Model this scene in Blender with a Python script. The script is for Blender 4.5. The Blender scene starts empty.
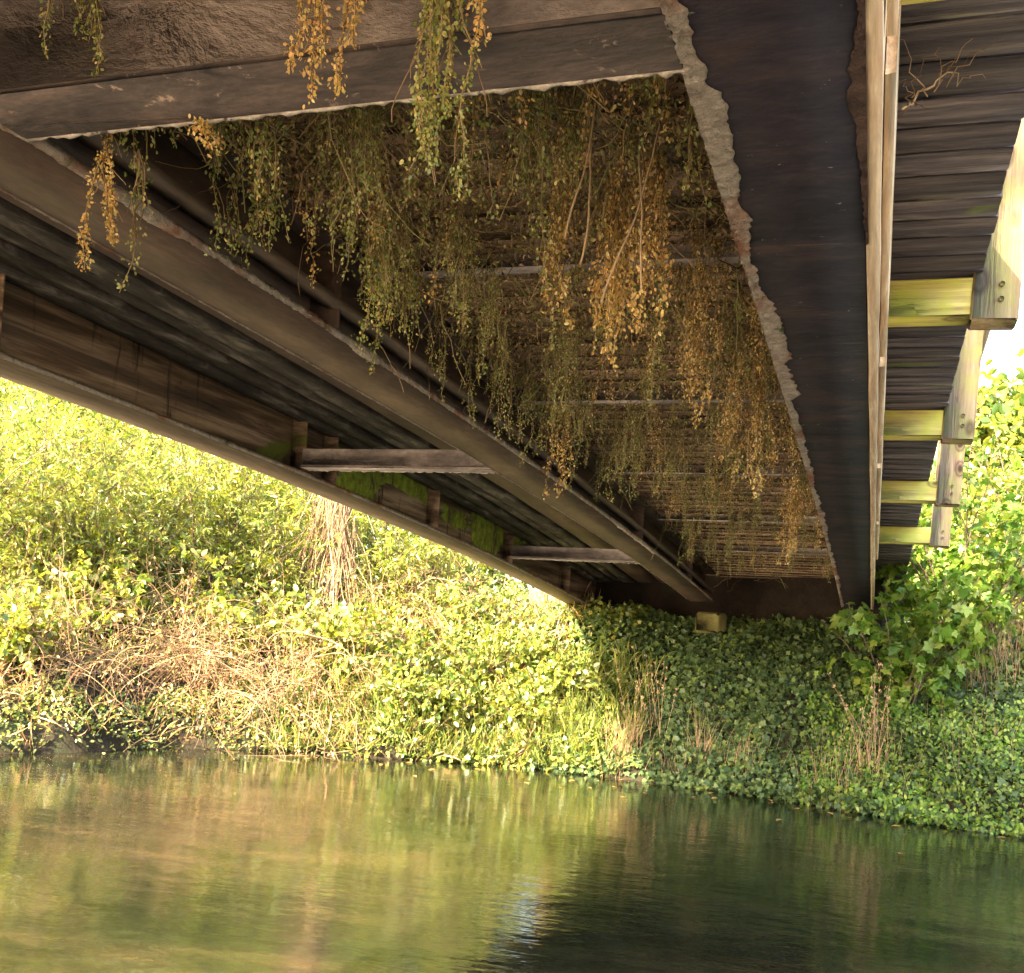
import bpy, math, numpy as np
from mathutils import Vector, Matrix
R = np.random.default_rng(7)
SC = bpy.context.scene
COL = SC.collection

# ------------------------------------------------------------------ camera
CAMZ = 1.3
YAW, PITCH, ROLL, FPX, PYC = .3238, .0207, .0657, 1086.25, 620.0
fw = np.array([-math.sin(YAW)*math.cos(PITCH), math.cos(YAW)*math.cos(PITCH), math.sin(PITCH)])
_r = np.array([math.cos(YAW), math.sin(YAW), 0.0]); _u = np.cross(_r, fw)
rt = math.cos(ROLL)*_r + math.sin(ROLL)*_u
up = -math.sin(ROLL)*_r + math.cos(ROLL)*_u
cd = bpy.data.cameras.new("camera"); cam = bpy.data.objects.new("camera", cd); COL.objects.link(cam)
M4 = Matrix(((rt[0], up[0], -fw[0], 0), (rt[1], up[1], -fw[1], 0), (rt[2], up[2], -fw[2], CAMZ), (0, 0, 0, 1)))
cam.matrix_world = M4
cd.sensor_fit = 'HORIZONTAL'; cd.sensor_width = 36; cd.lens = 36*FPX/1024
cd.shift_y = (PYC-486.5)/1024
cd.clip_start = .05; cd.clip_end = 2000
SC.camera = cam

def at(px, py, Y):
    d = fw + rt*(px-512)/FPX - up*(py-PYC)/FPX
    t = Y/d[1]
    return np.array([d[0]*t, Y, CAMZ+d[2]*t])

# ------------------------------------------------------------------ light
TRAVEL = Vector((.74, 1.5, -1.0)).normalized()      # direction the sunlight travels
sd = bpy.data.lights.new("sun", 'SUN'); sun = bpy.data.objects.new("sun", sd); COL.objects.link(sun)
sd.energy = 5.0; sd.angle = math.radians(.53); sd.color = (1, .84, .56)
sun.rotation_euler = TRAVEL.to_track_quat('-Z', 'Y').to_euler()
W = bpy.data.worlds.new("World"); SC.world = W; W.use_nodes = True
nt = W.node_tree; bg = nt.nodes['Background']
sky = nt.nodes.new('ShaderNodeTexSky'); sky.sky_type = 'NISHITA'; sky.sun_disc = False
tosun = -TRAVEL
sky.sun_elevation = math.asin(tosun.z); sky.sun_rotation = math.atan2(tosun.x, tosun.y)
sky.air_density = 1.3; sky.dust_density = 4.0; sky.ozone_density = 1.0
nt.links.new(sky.outputs[0], bg.inputs[0]); bg.inputs[1].default_value = .15
vs = SC.view_settings; vs.view_transform = 'Standard'; vs.look = 'None'; vs.gamma = 1; vs.exposure = 3.3
SC.cycles.use_denoising = True
SC.cycles.max_bounces = 8; SC.cycles.diffuse_bounces = 4; SC.cycles.glossy_bounces = 4
SC.cycles.caustics_reflective = True; SC.cycles.blur_glossy = 0.3
SC.cycles.sample_clamp_indirect = 25

# ------------------------------------------------------------------ helpers
def link(name, me, mat=None, parent=None):
    o = bpy.data.objects.new(name, me); COL.objects.link(o)
    if mat is not None and me is not None: me.materials.append(mat)
    if parent is not None: o.parent = parent
    return o
def tag(o, label=None, cat=None, group=None, kind=None):
    if label: o['label'] = label
    if cat: o['category'] = cat
    if group: o['group'] = group
    if kind: o['kind'] = kind
    return o
def empty(name, loc=(0, 0, 0)):
    o = bpy.data.objects.new(name, None); COL.objects.link(o); o.location = [float(v) for v in loc]; o.empty_display_size = .1
    return o
def mesh(name, V, F, off=(0, 0, 0), smooth=False):
    """V (n,3); F list of arrays each (m,k)"""
    V = np.asarray(V, float) - np.asarray(off, float)
    if not isinstance(F, list): F = [F]
    F = [np.asarray(f, np.int32) for f in F if len(f)]
    me = bpy.data.meshes.new(name)
    me.vertices.add(len(V)); me.vertices.foreach_set('co', V.astype(np.float32).ravel())
    loops = np.concatenate([f.ravel() for f in F]); tot = np.concatenate([np.full(len(f), f.shape[1]) for f in F])
    me.loops.add(len(loops)); me.loops.foreach_set('vertex_index', loops)
    st = np.concatenate([[0], np.cumsum(tot)[:-1]])
    me.polygons.add(len(tot)); me.polygons.foreach_set('loop_start', st.astype(np.int32))
    if smooth: me.polygons.foreach_set('use_smooth', np.ones(len(tot), bool))
    me.update(calc_edges=True)
    return me
class Geo:
    def __init__(s): s.V = []; s.F = {}; s.n = 0
    def add(s, V, *Fs):
        V = np.asarray(V, float).reshape(-1, 3)
        for f in Fs:
            f = np.asarray(f, int)
            if len(f): s.F.setdefault(f.shape[1], []).append(f+s.n)
        s.V.append(V); s.n += len(V)
    def obj(s, name, mat, parent=None, smooth=False, off=(0, 0, 0)):
        me = mesh(name, np.concatenate(s.V), [np.concatenate(f) for f in s.F.values()], off, smooth)
        return link(name, me, mat, parent)
    def box(s, c, h, rot=None, bev=.004):
        c = np.asarray(c, float); h = np.asarray(h, float)
        b = min(bev, h.min()*.45); V = []
        for sx in (-1, 1):
            for sy in (-1, 1):
                for sz in (-1, 1):
                    S = np.array([sx, sy, sz])
                    for ax in range(3):
                        v = S*(h-b); v[ax] = S[ax]*h[ax]; V.append(v)
        V = np.array(V)
        ix = lambda sx, sy, sz, ax: ((sx > 0)*4+(sy > 0)*2+(sz > 0))*3+ax
        Q = []; T = []
        for ax in range(3):
            o = [a for a in range(3) if a != ax]
            for sg in (-1, 1):
                q = []
                for (p, r_) in ((-1, -1), (1, -1), (1, 1), (-1, 1)):
                    S = [0, 0, 0]; S[ax] = sg; S[o[0]] = p; S[o[1]] = r_; q.append(ix(*S, ax))
                Q.append(q)
        for a in range(3):
            for b_ in range(a+1, 3):
                c_ = 3-a-b_
                for p in (-1, 1):
                    for r_ in (-1, 1):
                        def I(sc, ax):
                            S = [0, 0, 0]; S[a] = p; S[b_] = r_; S[c_] = sc; return ix(*S, ax)
                        Q.append([I(-1, a), I(1, a), I(1, b_), I(-1, b_)])
        for sx in (-1, 1):
            for sy in (-1, 1):
                for sz in (-1, 1): T.append([ix(sx, sy, sz, k) for k in range(3)])
        if rot is not None: V = V@np.asarray(rot).T
        s.add(V+c, Q, T)
    def tube(s, P, r, n=5):
        P = np.asarray(P, float); m = len(P); r = np.broadcast_to(r, m)
        T = np.gradient(P, axis=0); T /= np.linalg.norm(T, axis=1)[:, None]+1e-9
        ref = np.array([.31, .52, .79]); A = np.cross(T, ref); A /= np.linalg.norm(A, axis=1)[:, None]+1e-9; B = np.cross(T, A)
        a = np.arange(n)*2*math.pi/n
        V = P[:, None]+r[:, None, None]*(A[:, None]*np.cos(a)[None, :, None]+B[:, None]*np.sin(a)[None, :, None])
        i = np.arange(m-1)[:, None]*n; j = np.arange(n)[None, :]; k = (j+1) % n
        Q = np.stack([i+j, i+k, i+n+k, i+n+j], -1).reshape(-1, 4)
        s.add(V.reshape(-1, 3), Q)
    def sweep(s, sec, y0, y1, zf, step=.3, jit=0):
        """closed cross-section [(x,dz)] swept along Y on the camber zf(y)"""
        sec = np.array(sec, float); m = max(2, int((y1-y0)/step)+1); ys = np.linspace(y0, y1, m); n = len(sec)
        V = np.empty((m, n, 3)); V[..., 0] = sec[None, :, 0]; V[..., 1] = ys[:, None]; V[..., 2] = zf(ys)[:, None]+sec[None, :, 1]
        if jit: V[..., 0] += R.normal(0, jit, (m, n)); V[..., 2] += R.normal(0, jit, (m, n))
        i = np.arange(m-1)[:, None]*n; j = np.arange(n)[None, :]; k = (j+1) % n
        Q = np.stack([i+j, i+n+j, i+n+k, i+k], -1).reshape(-1, 4)
        s.add(V.reshape(-1, 3), Q, [list(range(n))[::-1]], )
        s.add(V[-1], [list(range(n))])

IVY_T = np.array([(0, 0, 0), (-.12, .22, .02), (.02, .42, -.02), (.3, .3, .04), (.5, .46, -.03), (.62, .2, .03), (1, 0, -.08),
                  (.62, -.2, .03), (.5, -.46, -.03), (.3, -.3, .04), (.02, -.42, -.02), (-.12, -.22, .02), (.35, 0, -.05)])
IVY_F = np.array([(12, i, i+1) for i in range(11)]+[(12, 11, 0)])
WIL_T = np.array([(0, 0, 0), (.3, .12, .03), (.65, .1, .02), (1, 0, -.12), (.65, -.1, .02), (.3, -.12, .03), (.5, 0, -.02)])
WIL_F = np.array([(6, 0, 1), (6, 1, 2), (6, 2, 3), (6, 3, 4), (6, 4, 5), (6, 5, 0)])
RND_T = np.array([(0, 0, 0), (.22, .26, .04), (.62, .28, .03), (1, 0, -.1), (.62, -.28, .03), (.22, -.26, .04), (.45, 0, -.04)])
CRL_T = np.array([(0, 0, 0), (.3, .25, .15), (.7, .2, .05), (.95, .05, -.25), (.6, -.22, .12), (.25, -.2, .2), (.5, 0, -.05)])
BLD_T = np.array([(0, 0, 0), (.35, .018, .03), (.75, .014, .0), (1, 0, -.12), (.75, -.014, .0), (.35, -.018, .03), (.5, 0, 0)])
TPL = {'blade': (BLD_T, WIL_F), 'ivy': (IVY_T, IVY_F), 'willow': (WIL_T, WIL_F), 'round': (RND_T, WIL_F), 'curl': (CRL_T, WIL_F)}
def unit(a): return a/(np.linalg.norm(a, axis=-1, keepdims=True)+1e-9)
def leaves(g, P, D, N, size, shape):
    T, F = TPL[shape]; P = np.asarray(P, float)
    n = len(P); D = unit(np.broadcast_to(D, (n, 3)).astype(float)); N = np.broadcast_to(N, (n, 3)).astype(float)
    S = unit(np.cross(N, D)); N = np.cross(D, S); size = np.broadcast_to(size, n)
    V = P[:, None]+size[:, None, None]*(T[None, :, 0:1]*D[:, None]+T[None, :, 1:2]*S[:, None]+T[None, :, 2:3]*N[:, None])
    Fi = F[None]+(np.arange(n)*len(T))[:, None, None]
    g.add(V.reshape(-1, 3), Fi.reshape(-1, F.shape[1]))
def rnd(n, s=1.): return R.normal(0, s, (n, 3))
def curve(p0, v0, L, m, bend, grav=0.):
    P = [np.array(p0, float)]; v = unit(np.array(v0, float))
    b = rnd(m, bend)
    for i in range(m-1):
        v = unit(v+b[i]+np.array([0, 0, -grav])); P.append(P[-1]+v*L/(m-1))
    return np.array(P)

# ------------------------------------------------------------------ materials
def newmat(name):
    m = bpy.data.materials.new(name); m.use_nodes = True; nt = m.node_tree; nt.nodes.clear()
    return m, nt, nt.nodes.new('ShaderNodeOutputMaterial')
class NT:
    def __init__(s, nt): s.nt = nt
    def n(s, t, **kw):
        x = s.nt.nodes.new('ShaderNode'+t)
        for k, v in kw.items():
            if k.startswith('i_'):
                x.inputs[k[2:].replace('_', ' ')].default_value = v
            else: setattr(x, k, v)
        return x
    def l(s, a, b): s.nt.links.new(a, b)
    def noise(s, vec, scale, detail=6, rough=.6, dist=0):
        x = s.n('TexNoise'); x.inputs['Scale'].default_value = scale; x.inputs['Detail'].default_value = detail
        x.inputs['Roughness'].default_value = rough; x.inputs['Distortion'].default_value = dist; s.l(vec, x.inputs['Vector']); return x.outputs[0]
    def map(s, vec, sc): x = s.n('Mapping'); x.inputs['Scale'].default_value = sc; s.l(vec, x.inputs[0]); return x.outputs[0]
    def ramp(s, fac, stops, interp='LINEAR'):
        x = s.n('ValToRGB'); cr = x.color_ramp; cr.interpolation = interp
        while len(cr.elements) < len(stops): cr.elements.new(.5)
        for e, (p, c) in zip(cr.elements, stops): e.position = p; e.color = (*c, 1) if len(c) == 3 else c
        s.l(fac, x.inputs[0]); return x.outputs[0]
    def mix(s, f, a, b, mode='MIX'):
        x = s.n('Mix', data_type='RGBA', blend_type=mode)
        for v, i in ((f, 0), (a, 6), (b, 7)):
            if hasattr(v, 'links') or hasattr(v, 'is_linked'): s.l(v, x.inputs[i])
            else: x.inputs[i].default_value = v if i == 0 else (*v, 1)
        return x.outputs[2]
    def bump(s, h, st, d=.01, prev=None):
        x = s.n('Bump'); x.inputs['Strength'].default_value = st; x.inputs['Distance'].default_value = d; s.l(h, x.inputs['Height'])
        if prev is not None: s.l(prev, x.inputs['Normal'])
        return x.outputs[0]
def geo_pos(N): return N.n('NewGeometry').outputs['Position']
def g3(v): return (v, v, v)

def leafmat(name, cols, trans=.4, gloss=.06, patch=.35):
    m, nt, out = newmat(name); N = NT(nt)
    gm = N.n('NewGeometry'); r = gm.outputs['Random Per Island']
    k = len(cols); c = N.ramp(r, [((i+.5)/k, cc) for i, cc in enumerate(cols)])
    big = N.noise(gm.outputs['Position'], 1.7, 4)
    c2 = N.mix(1.0, c, N.ramp(big, [(.3, g3(1-patch)), (.7, g3(1+patch*.6))]), 'MULTIPLY')
    fine = N.noise(gm.outputs['Position'], 60, 3); c3 = N.mix(1.0, c2, N.ramp(fine, [(.3, g3(.8)), (.7, g3(1.15))]), 'MULTIPLY')
    d = N.n('BsdfDiffuse'); N.l(c3, d.inputs[0]); t = N.n('BsdfTranslucent')
    ct = N.mix(1.0, c3, (1.25, 1.15, .6), 'MULTIPLY'); N.l(ct, t.inputs[0])
    mx = N.n('MixShader'); mx.inputs[0].default_value = trans; N.l(d.outputs[0], mx.inputs[1]); N.l(t.outputs[0], mx.inputs[2])
    gl = N.n('BsdfGlossy'); gl.inputs['Roughness'].default_value = .45
    m2 = N.n('MixShader'); m2.inputs[0].default_value = gloss; N.l(mx.outputs[0], m2.inputs[1]); N.l(gl.outputs[0], m2.inputs[2])
    N.l(m2.outputs[0], out.inputs[0]); return m

def rough(name, stops, scale=6, sc=(1, 1, 1), rgh=.85, bump=.5, bd=.01, second=None, spec=.3, detail=8, isl=0.):
    """stops: colour ramp over noise; second=(scale, lo, hi, colour): blotches of another colour"""
    m, nt, out = newmat(name); N = NT(nt)
    p = N.map(geo_pos(N), sc)
    n1 = N.noise(p, scale, detail, .65, .4); c = N.ramp(n1, stops)
    nf = N.noise(p, scale*9, 5, .7); c = N.mix(1.0, c, N.ramp(nf, [(.3, g3(.72)), (.7, g3(1.25))]), 'MULTIPLY')
    for sec in (second or []):
        nb = N.noise(N.map(geo_pos(N), sec[4] if len(sec) > 4 else (1, 1, 1)), sec[0], 7, .7, .5); f = N.ramp(nb, [(sec[1], g3(0)), (sec[2], g3(1))])
        c = N.mix(f, c, sec[3])
    if isl: c = N.mix(1.0, c, N.ramp(N.n('NewGeometry').outputs['Random Per Island'], [(0, g3(1-isl)), (1, g3(1+isl))]), 'MULTIPLY')
    b = N.n('BsdfPrincipled'); N.l(c, b.inputs['Base Color']); b.inputs['Roughness'].default_value = rgh
    b.inputs['Specular IOR Level'].default_value = spec
    bb = N.bump(n1, bump, bd*2); bb = N.bump(nf, bump, bd*.5, bb); N.l(bb, b.inputs['Normal'])
    N.l(b.outputs[0], out.inputs[0]); return m

def wood(name, light, dark, axis, knots=True, moss=None, streak=1.):
    m, nt, out = newmat(name); N = NT(nt); P = geo_pos(N)
    s = [26, 26, 26]; s[axis] = 1.6; p = N.map(P, s)
    wav = N.noise(p, 1.0, 6, .6, .9); c = N.ramp(wav, [(.32, dark), (.5, tuple(.55*a+.45*b for a, b in zip(light, dark))), (.62, light)])
    s2 = [90, 90, 90]; s2[axis] = 4; fi = N.noise(N.map(P, s2), 1., 4, .7)
    c = N.mix(1.0, c, N.ramp(fi, [(.3, g3(.7)), (.7, g3(1.2))]), 'MULTIPLY')
    if moss: 
        nm = N.noise(P, 7, 6, .7); c = N.mix(N.ramp(nm, [(.40, g3(0)), (.6, g3(.85))]), c, moss)
    if knots:
        s3 = [7., 7., 7.]; s3[axis] = 4.; v = N.n('TexVoronoi'); N.l(N.map(P, s3), v.inputs[0]); v.inputs['Scale'].default_value = 1.
        f = N.ramp(v.outputs['Distance'], [(.1, g3(1)), (.16, g3(.35)), (.2, g3(.75)), (.27, g3(0))]); c = N.mix(f, c, tuple(.25*x for x in dark))
    b = N.n('BsdfPrincipled'); N.l(c, b.inputs['Base Color']); b.inputs['Roughness'].default_value = .8; b.inputs['Specular IOR Level'].default_value = .25
    bb = N.bump(wav, .5, .006); bb = N.bump(fi, .4, .003, bb); N.l(bb, b.inputs['Normal'])
    N.l(b.outputs[0], out.inputs[0]); return m

M = {}
M['girder_dark'] = rough('dark_steel', [(.3, (.016, .013, .02)), (.5, (.032, .025, .036)), (.62, (.055, .036, .04)), (.75, (.085, .05, .045))], 4, (.7, 1.8, 1), .75, .6, .006,
                         [(34, .66, .70, (.28, .24, .2)), (8, .64, .7, (.10, .07, .06), (.5, 2.5, 1)), (2.2, .6, .72, (.07, .04, .03), (1, .5, 1))], .2)
M['flange_dark'] = rough('dark_flange', [(.3, (.03, .026, .026)), (.5, (.07, .055, .05)), (.68, (.14, .10, .085)), (.8, (.22, .17, .14))], 5, (.6, 1.5, 1), .8, .7, .008,
                         [(14, .62, .68, (.3, .22, .17)), (2.5, .56, .66, (.02, .018, .02))])  # near cross beam flange: grey-black with rust, darker than its web
M['girder_brown'] = rough('brown_steel', [(.3, (.045, .027, .019)), (.55, (.095, .058, .042)), (.75, (.17, .11, .075))], 4, (1, .35, 1.6), .7, .5, .006,
                          [(30, .7, .74, (.3, .24, .18))], .4)
M['flange_tan'] = rough('tan_steel', [(.3, (.10, .07, .05)), (.55, (.17, .12, .085)), (.8, (.26, .19, .13))], 3, (2, .3, 2), .7, .4, .004)
M['web'] = rough('streaked_steel', [(.32, (.035, .022, .014)), (.47, (.14, .085, .05)), (.6, (.34, .23, .14)), (.76, (.52, .4, .28))], 3.2, (1, .18, 3.6), .75, .6, .008,
                 [(1.6, .60, .66, (.10, .12, .015), (1, .8, 1.2)), (2.6, .58, .66, (.02, .014, .01), (.2, 2.6, .4))], .35)
M['board'] = rough('grey_board', [(.3, (.02, .015, .012)), (.52, (.06, .048, .04)), (.7, (.22, .185, .15))], 9, (1, .3, 1), .85, .7, .01, [(5, .58, .7, (.035, .03, .024))])
M['plank'] = rough('deck_plank', [(.3, (.09, .052, .032)), (.44, (.27, .165, .10)), (.58, (.46, .30, .19)), (.76, (.6, .45, .32))], 5, (.5, 3.5, 2), .9, .9, .015,
                   [(1.4, .56, .66, (.03, .022, .016)), (3.3, .62, .7, (.09, .10, .03)), (2.1, .66, .74, (.36, .2, .12))], isl=.4)
M['beam'] = rough('cross_beam', [(.3, (.09, .075, .072)), (.46, (.22, .18, .165)), (.58, (.4, .33, .29)), (.75, (.55, .46, .4))], 3.5, (.7, 1.5, 1.5), .75, .6, .01,
                  [(6, .64, .7, (.12, .03, .02)), (11, .69, .72, (.5, .42, .32))], .4)
M['crust'] = rough('pale_crust', [(.3, (.3, .24, .19)), (.5, (.5, .41, .33)), (.75, (.7, .6, .5))], 30, (1, 1, 1), .95, 1., .015,
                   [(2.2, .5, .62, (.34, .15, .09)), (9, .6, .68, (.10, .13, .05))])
M['edge'] = rough('pale_edge', [(.3, (.2, .16, .13)), (.6, (.5, .42, .34))], 14, (1, 1, 1), .9, .8, .006, [(9, .56, .6, (.06, .045, .04))])
M['moss'] = rough('moss', [(.3, (.10, .12, .012)), (.55, (.26, .31, .03)), (.75, (.4, .45, .07))], 16, (1, 1, 1), .98, .6, .006, [(5, .52, .62, (.10, .07, .035), (.6, 2, .6))])
M['rust'] = rough('rust_patch', [(.3, (.05, .028, .024)), (.7, (.14, .085, .07))], 20, (1, 1, 1), .95, 1., .01)
M['wood_y'] = wood('timber_along', (.82, .64, .44), (.55, .35, .22), 1, False)
M['wood_x'] = wood('timber_across', (.56, .48, .16), (.3, .22, .08), 0, True, (.42, .42, .06))
M['wood_z'] = wood('timber_post', (.30, .22, .15), (.15, .08, .05), 2, True, (.2, .19, .06))
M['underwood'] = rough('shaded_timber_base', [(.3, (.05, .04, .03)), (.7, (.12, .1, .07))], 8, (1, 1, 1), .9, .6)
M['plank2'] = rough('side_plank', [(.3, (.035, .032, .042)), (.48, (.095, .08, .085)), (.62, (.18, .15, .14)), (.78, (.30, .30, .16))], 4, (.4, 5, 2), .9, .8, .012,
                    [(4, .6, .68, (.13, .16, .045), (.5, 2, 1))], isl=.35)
M['concrete'] = rough('concrete', [(.3, (.05, .048, .035)), (.7, (.13, .12, .085))], 5, (1, 1, 1), .95, .6, .01, [(3, .55, .68, (.08, .09, .03))])
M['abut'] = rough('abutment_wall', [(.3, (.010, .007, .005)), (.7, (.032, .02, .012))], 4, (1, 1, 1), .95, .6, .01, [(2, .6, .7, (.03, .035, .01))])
M['bearing'] = rough('bearing_block', [(.3, (.08, .07, .025)), (.7, (.15, .13, .045))], 7, (1, 1, 1), .95, .5)
M['soil'] = rough('bank_soil', [(.3, (.012, .009, .005)), (.6, (.035, .026, .014)), (.8, (.07, .05, .028))], 5, (1, 1, 1), .95, 1., .03, [(2, .5, .7, (.035, .05, .015))])
def bounce_gravel():  # pale unseen near bank, added to bounce sunlight up under the deck
    m = M['soil']; nt = m.node_tree; N = NT(nt); b = next(n for n in nt.nodes if n.type == 'BSDF_PRINCIPLED'); src = b.inputs['Base Color'].links[0].from_socket
    sp = N.n('SeparateXYZ'); P = geo_pos(N); N.l(P, sp.inputs[0]); v = N.n('TexVoronoi'); v.inputs['Scale'].default_value = 28; N.l(P, v.inputs[0])
    gc = N.ramp(v.outputs['Color'], [(.2, (.34, .27, .19)), (.8, (.62, .52, .4))])
    f = N.n('MapRange'); N.l(sp.outputs[1], f.inputs[0]); f.inputs[1].default_value = -.2; f.inputs[2].default_value = -.6
    N.l(N.mix(f.outputs[0], src, gc), b.inputs['Base Color'])
bounce_gravel()
M['wire'] = rough('wire', [(.3, (.12, .11, .1)), (.7, (.3, .28, .26))], 10)
M['bark'] = rough('bark', [(.3, (.05, .035, .025)), (.6, (.14, .10, .07)), (.8, (.22, .16, .11))], 12, (1, 1, .3), .9, 1., .01)
M['cane'] = leafmat('dry_cane', [(.12, .07, .04), (.26, .16, .085), (.4, .28, .16), (.2, .11, .05)], .05, .03)
M['stem'] = leafmat('vine_stem', [(.16, .10, .05), (.24, .17, .08)], .0, .03)
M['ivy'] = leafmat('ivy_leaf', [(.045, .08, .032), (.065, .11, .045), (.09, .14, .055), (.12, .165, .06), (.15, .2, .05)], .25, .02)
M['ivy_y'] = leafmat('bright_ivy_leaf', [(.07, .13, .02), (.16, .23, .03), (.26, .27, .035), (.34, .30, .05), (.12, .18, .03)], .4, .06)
M['willow'] = leafmat('willow_leaf', [(.11, .18, .018), (.2, .27, .028), (.3, .35, .035), (.4, .38, .05), (.17, .24, .025), (.36, .29, .08)], .5, .06)
M['shrub'] = leafmat('shrub_leaf', [(.08, .17, .02), (.13, .24, .03), (.19, .3, .04), (.26, .33, .06)], .4, .03)
M['tree'] = leafmat('tree_leaf', [(.06, .12, .02), (.12, .19, .025), (.2, .25, .03), (.26, .27, .04)], .5, .05)
M['dry'] = leafmat('dry_leaf', [(.28, .17, .06), (.42, .27, .10), (.5, .36, .15), (.34, .19, .07), (.46, .37, .17)], .3, .04)
M['gold'] = leafmat('gold_lit_vine_leaf', [(.48, .27, .07), (.62, .41, .12), (.7, .52, .2), (.55, .28, .08), (.42, .36, .09), (.72, .56, .26), (.6, .33, .12)], .35, .05)  # dry leaf tones plus painted-in gold of sunlight reflected off the water
M['olive'] = leafmat('olive_vine_leaf', [(.14, .19, .045), (.22, .26, .06), (.32, .33, .08), (.42, .35, .11), (.18, .24, .055), (.5, .37, .13)], .35, .05)
M['litter'] = leafmat('clinging_litter', [(.10, .065, .035), (.22, .14, .07), (.34, .23, .13), (.15, .16, .05), (.42, .25, .13), (.26, .24, .08)], .15, .02)
M['drygrass'] = leafmat('dry_grass', [(.5, .36, .2), (.62, .46, .26), (.42, .28, .16), (.55, .3, .2)], .3, .03)
M['grass'] = leafmat('green_grass', [(.12, .18, .03), (.2, .26, .05), (.3, .3, .07)], .4, .04)

def water_mat():
    m, nt, out = newmat('river_water'); N = NT(nt); P = geo_pos(N)
    b = N.n('BsdfPrincipled')
    n0 = N.noise(N.map(P, (.45, 1.5, 1)), 1.1, 5, .6, 1.2)
    c = N.ramp(n0, [(.32, (.006, .009, .005)), (.48, (.012, .014, .007)), (.6, (.024, .021, .010)), (.74, (.055, .038, .016))]); N.l(c, b.inputs['Base Color'])
    b.inputs['Roughness'].default_value = .015; b.inputs['IOR'].default_value = 1.45; b.inputs['Subsurface Weight'].default_value = 1.; b.inputs['Subsurface Radius'].default_value = (.3, .25, .1); b.inputs['Subsurface Scale'].default_value = .8
    a = N.noise(N.map(P, (1, 1.6, 1)), 1.3, 2, .5); b2 = N.noise(N.map(P, (1, 1.8, 1)), 7, 3, .55, .3); c2 = N.noise(N.map(P, (1, 2.2, 1)), 26, 2, .5)
    bb = N.bump(a, .3, .022); bb = N.bump(b2, .3, .0075, bb); bb = N.bump(c2, .3, .0013, bb); N.l(bb, b.inputs['Normal'])
    N.l(b.outputs[0], out.inputs[0]); return m
M['water'] = water_mat()

# ------------------------------------------------------------------ terrain and water
BANK = np.array([(-200, -60), (-60, -20), (-22, -4), (-13, 1.5), (-9.2, 5.2), (-7.35, 7.8), (-6.6, 9.7), (-5.2, 10.35), (-3.7, 10.85), (-2.2, 10.9), (-.57, 10.4),
                 (.28, 9.98), (1.22, 9.75), (3, 9.4), (8, 9.2), (25, 10), (60, 14), (200, 30)], float)
def sdist(x, y):
    p = np.stack([x, y], -1).reshape(-1, 2); best = np.full(len(p), 1e9); sg = np.ones(len(p))
    for a, b in zip(BANK[:-1], BANK[1:]):
        ab = b-a; t = np.clip(((p-a)@ab)/(ab@ab), 0, 1); q = a+t[:, None]*ab; dd = np.hypot(*(p-q).T)
        cr = ab[0]*(p[:, 1]-a[1])-ab[1]*(p[:, 0]-a[0]); k = dd < best-1e-9; best = np.where(k, dd, best); sg = np.where(k, np.sign(cr), sg)
    return (best*sg).reshape(np.shape(x))
def wob(x, y):
    return .5*np.sin(1.3*x+2.1*y)+.3*np.sin(3.1*x-1.7*y+1)+.2*np.sin(6.3*x+5.1*y)
def height(x, y):
    d = sdist(x, y)+.15*wob(x*1.7, y*1.7)
    top = np.interp(x, [-9, -5, -3.5, 1.5, 4], [1.25, 1.35, 1.6, 1.55, 1.3])
    far = np.interp(d, [-3, -.05, .0, .12, 1.75, 2.4, 14, 300], [-1.1, -.35, -.02, .2, 1, 1.04, 1.3, 3])
    z = np.where(far > .2, .2+(far-.2)/.8*(top-.2), far)
    near = -.7-y-np.clip(-x-6, 0, 999)*.9-np.clip(x-5, 0, 999)*.2+.25*wob(x*.9, y*.3)
    zn = np.interp(near, [-2, 0, .3, 3, 200], [-1.1, -.04, .08, .6, 2.5])
    return np.maximum(z, zn)+.04*wob(x*2.3, y*2.3)*(np.maximum(z, zn) > .1)
def grid(n, r0, r1):
    t = np.linspace(-1, 1, n); return np.sinh(t*5.2)/math.sinh(5.2)*r1+0*r0
gx = grid(330, 0, 420)-1.5; gy = grid(330, 0, 420)+10
X, Y = np.meshgrid(gx, gy); Z = height(X, Y)
n = len(gx); i = np.arange(n-1)[:, None]*n; j = np.arange(n-1)[None, :]
Q = np.stack([i+j, i+j+1, i+n+j+1, i+n+j], -1).reshape(-1, 4)
o = link('ground', mesh('ground', np.stack([X, Y, Z], -1).reshape(-1, 3), Q, smooth=True), M['soil']); tag(o, kind='structure')
o = link('water', mesh('water', [(-420, -60, 0), (420, -60, 0), (420, 40, 0), (-420, 40, 0)], np.array([(0, 1, 2, 3)])), M['water']); tag(o, kind='structure')
def hz(x, y): return float(height(np.array([x], float), np.array([y], float))[0])

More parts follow.
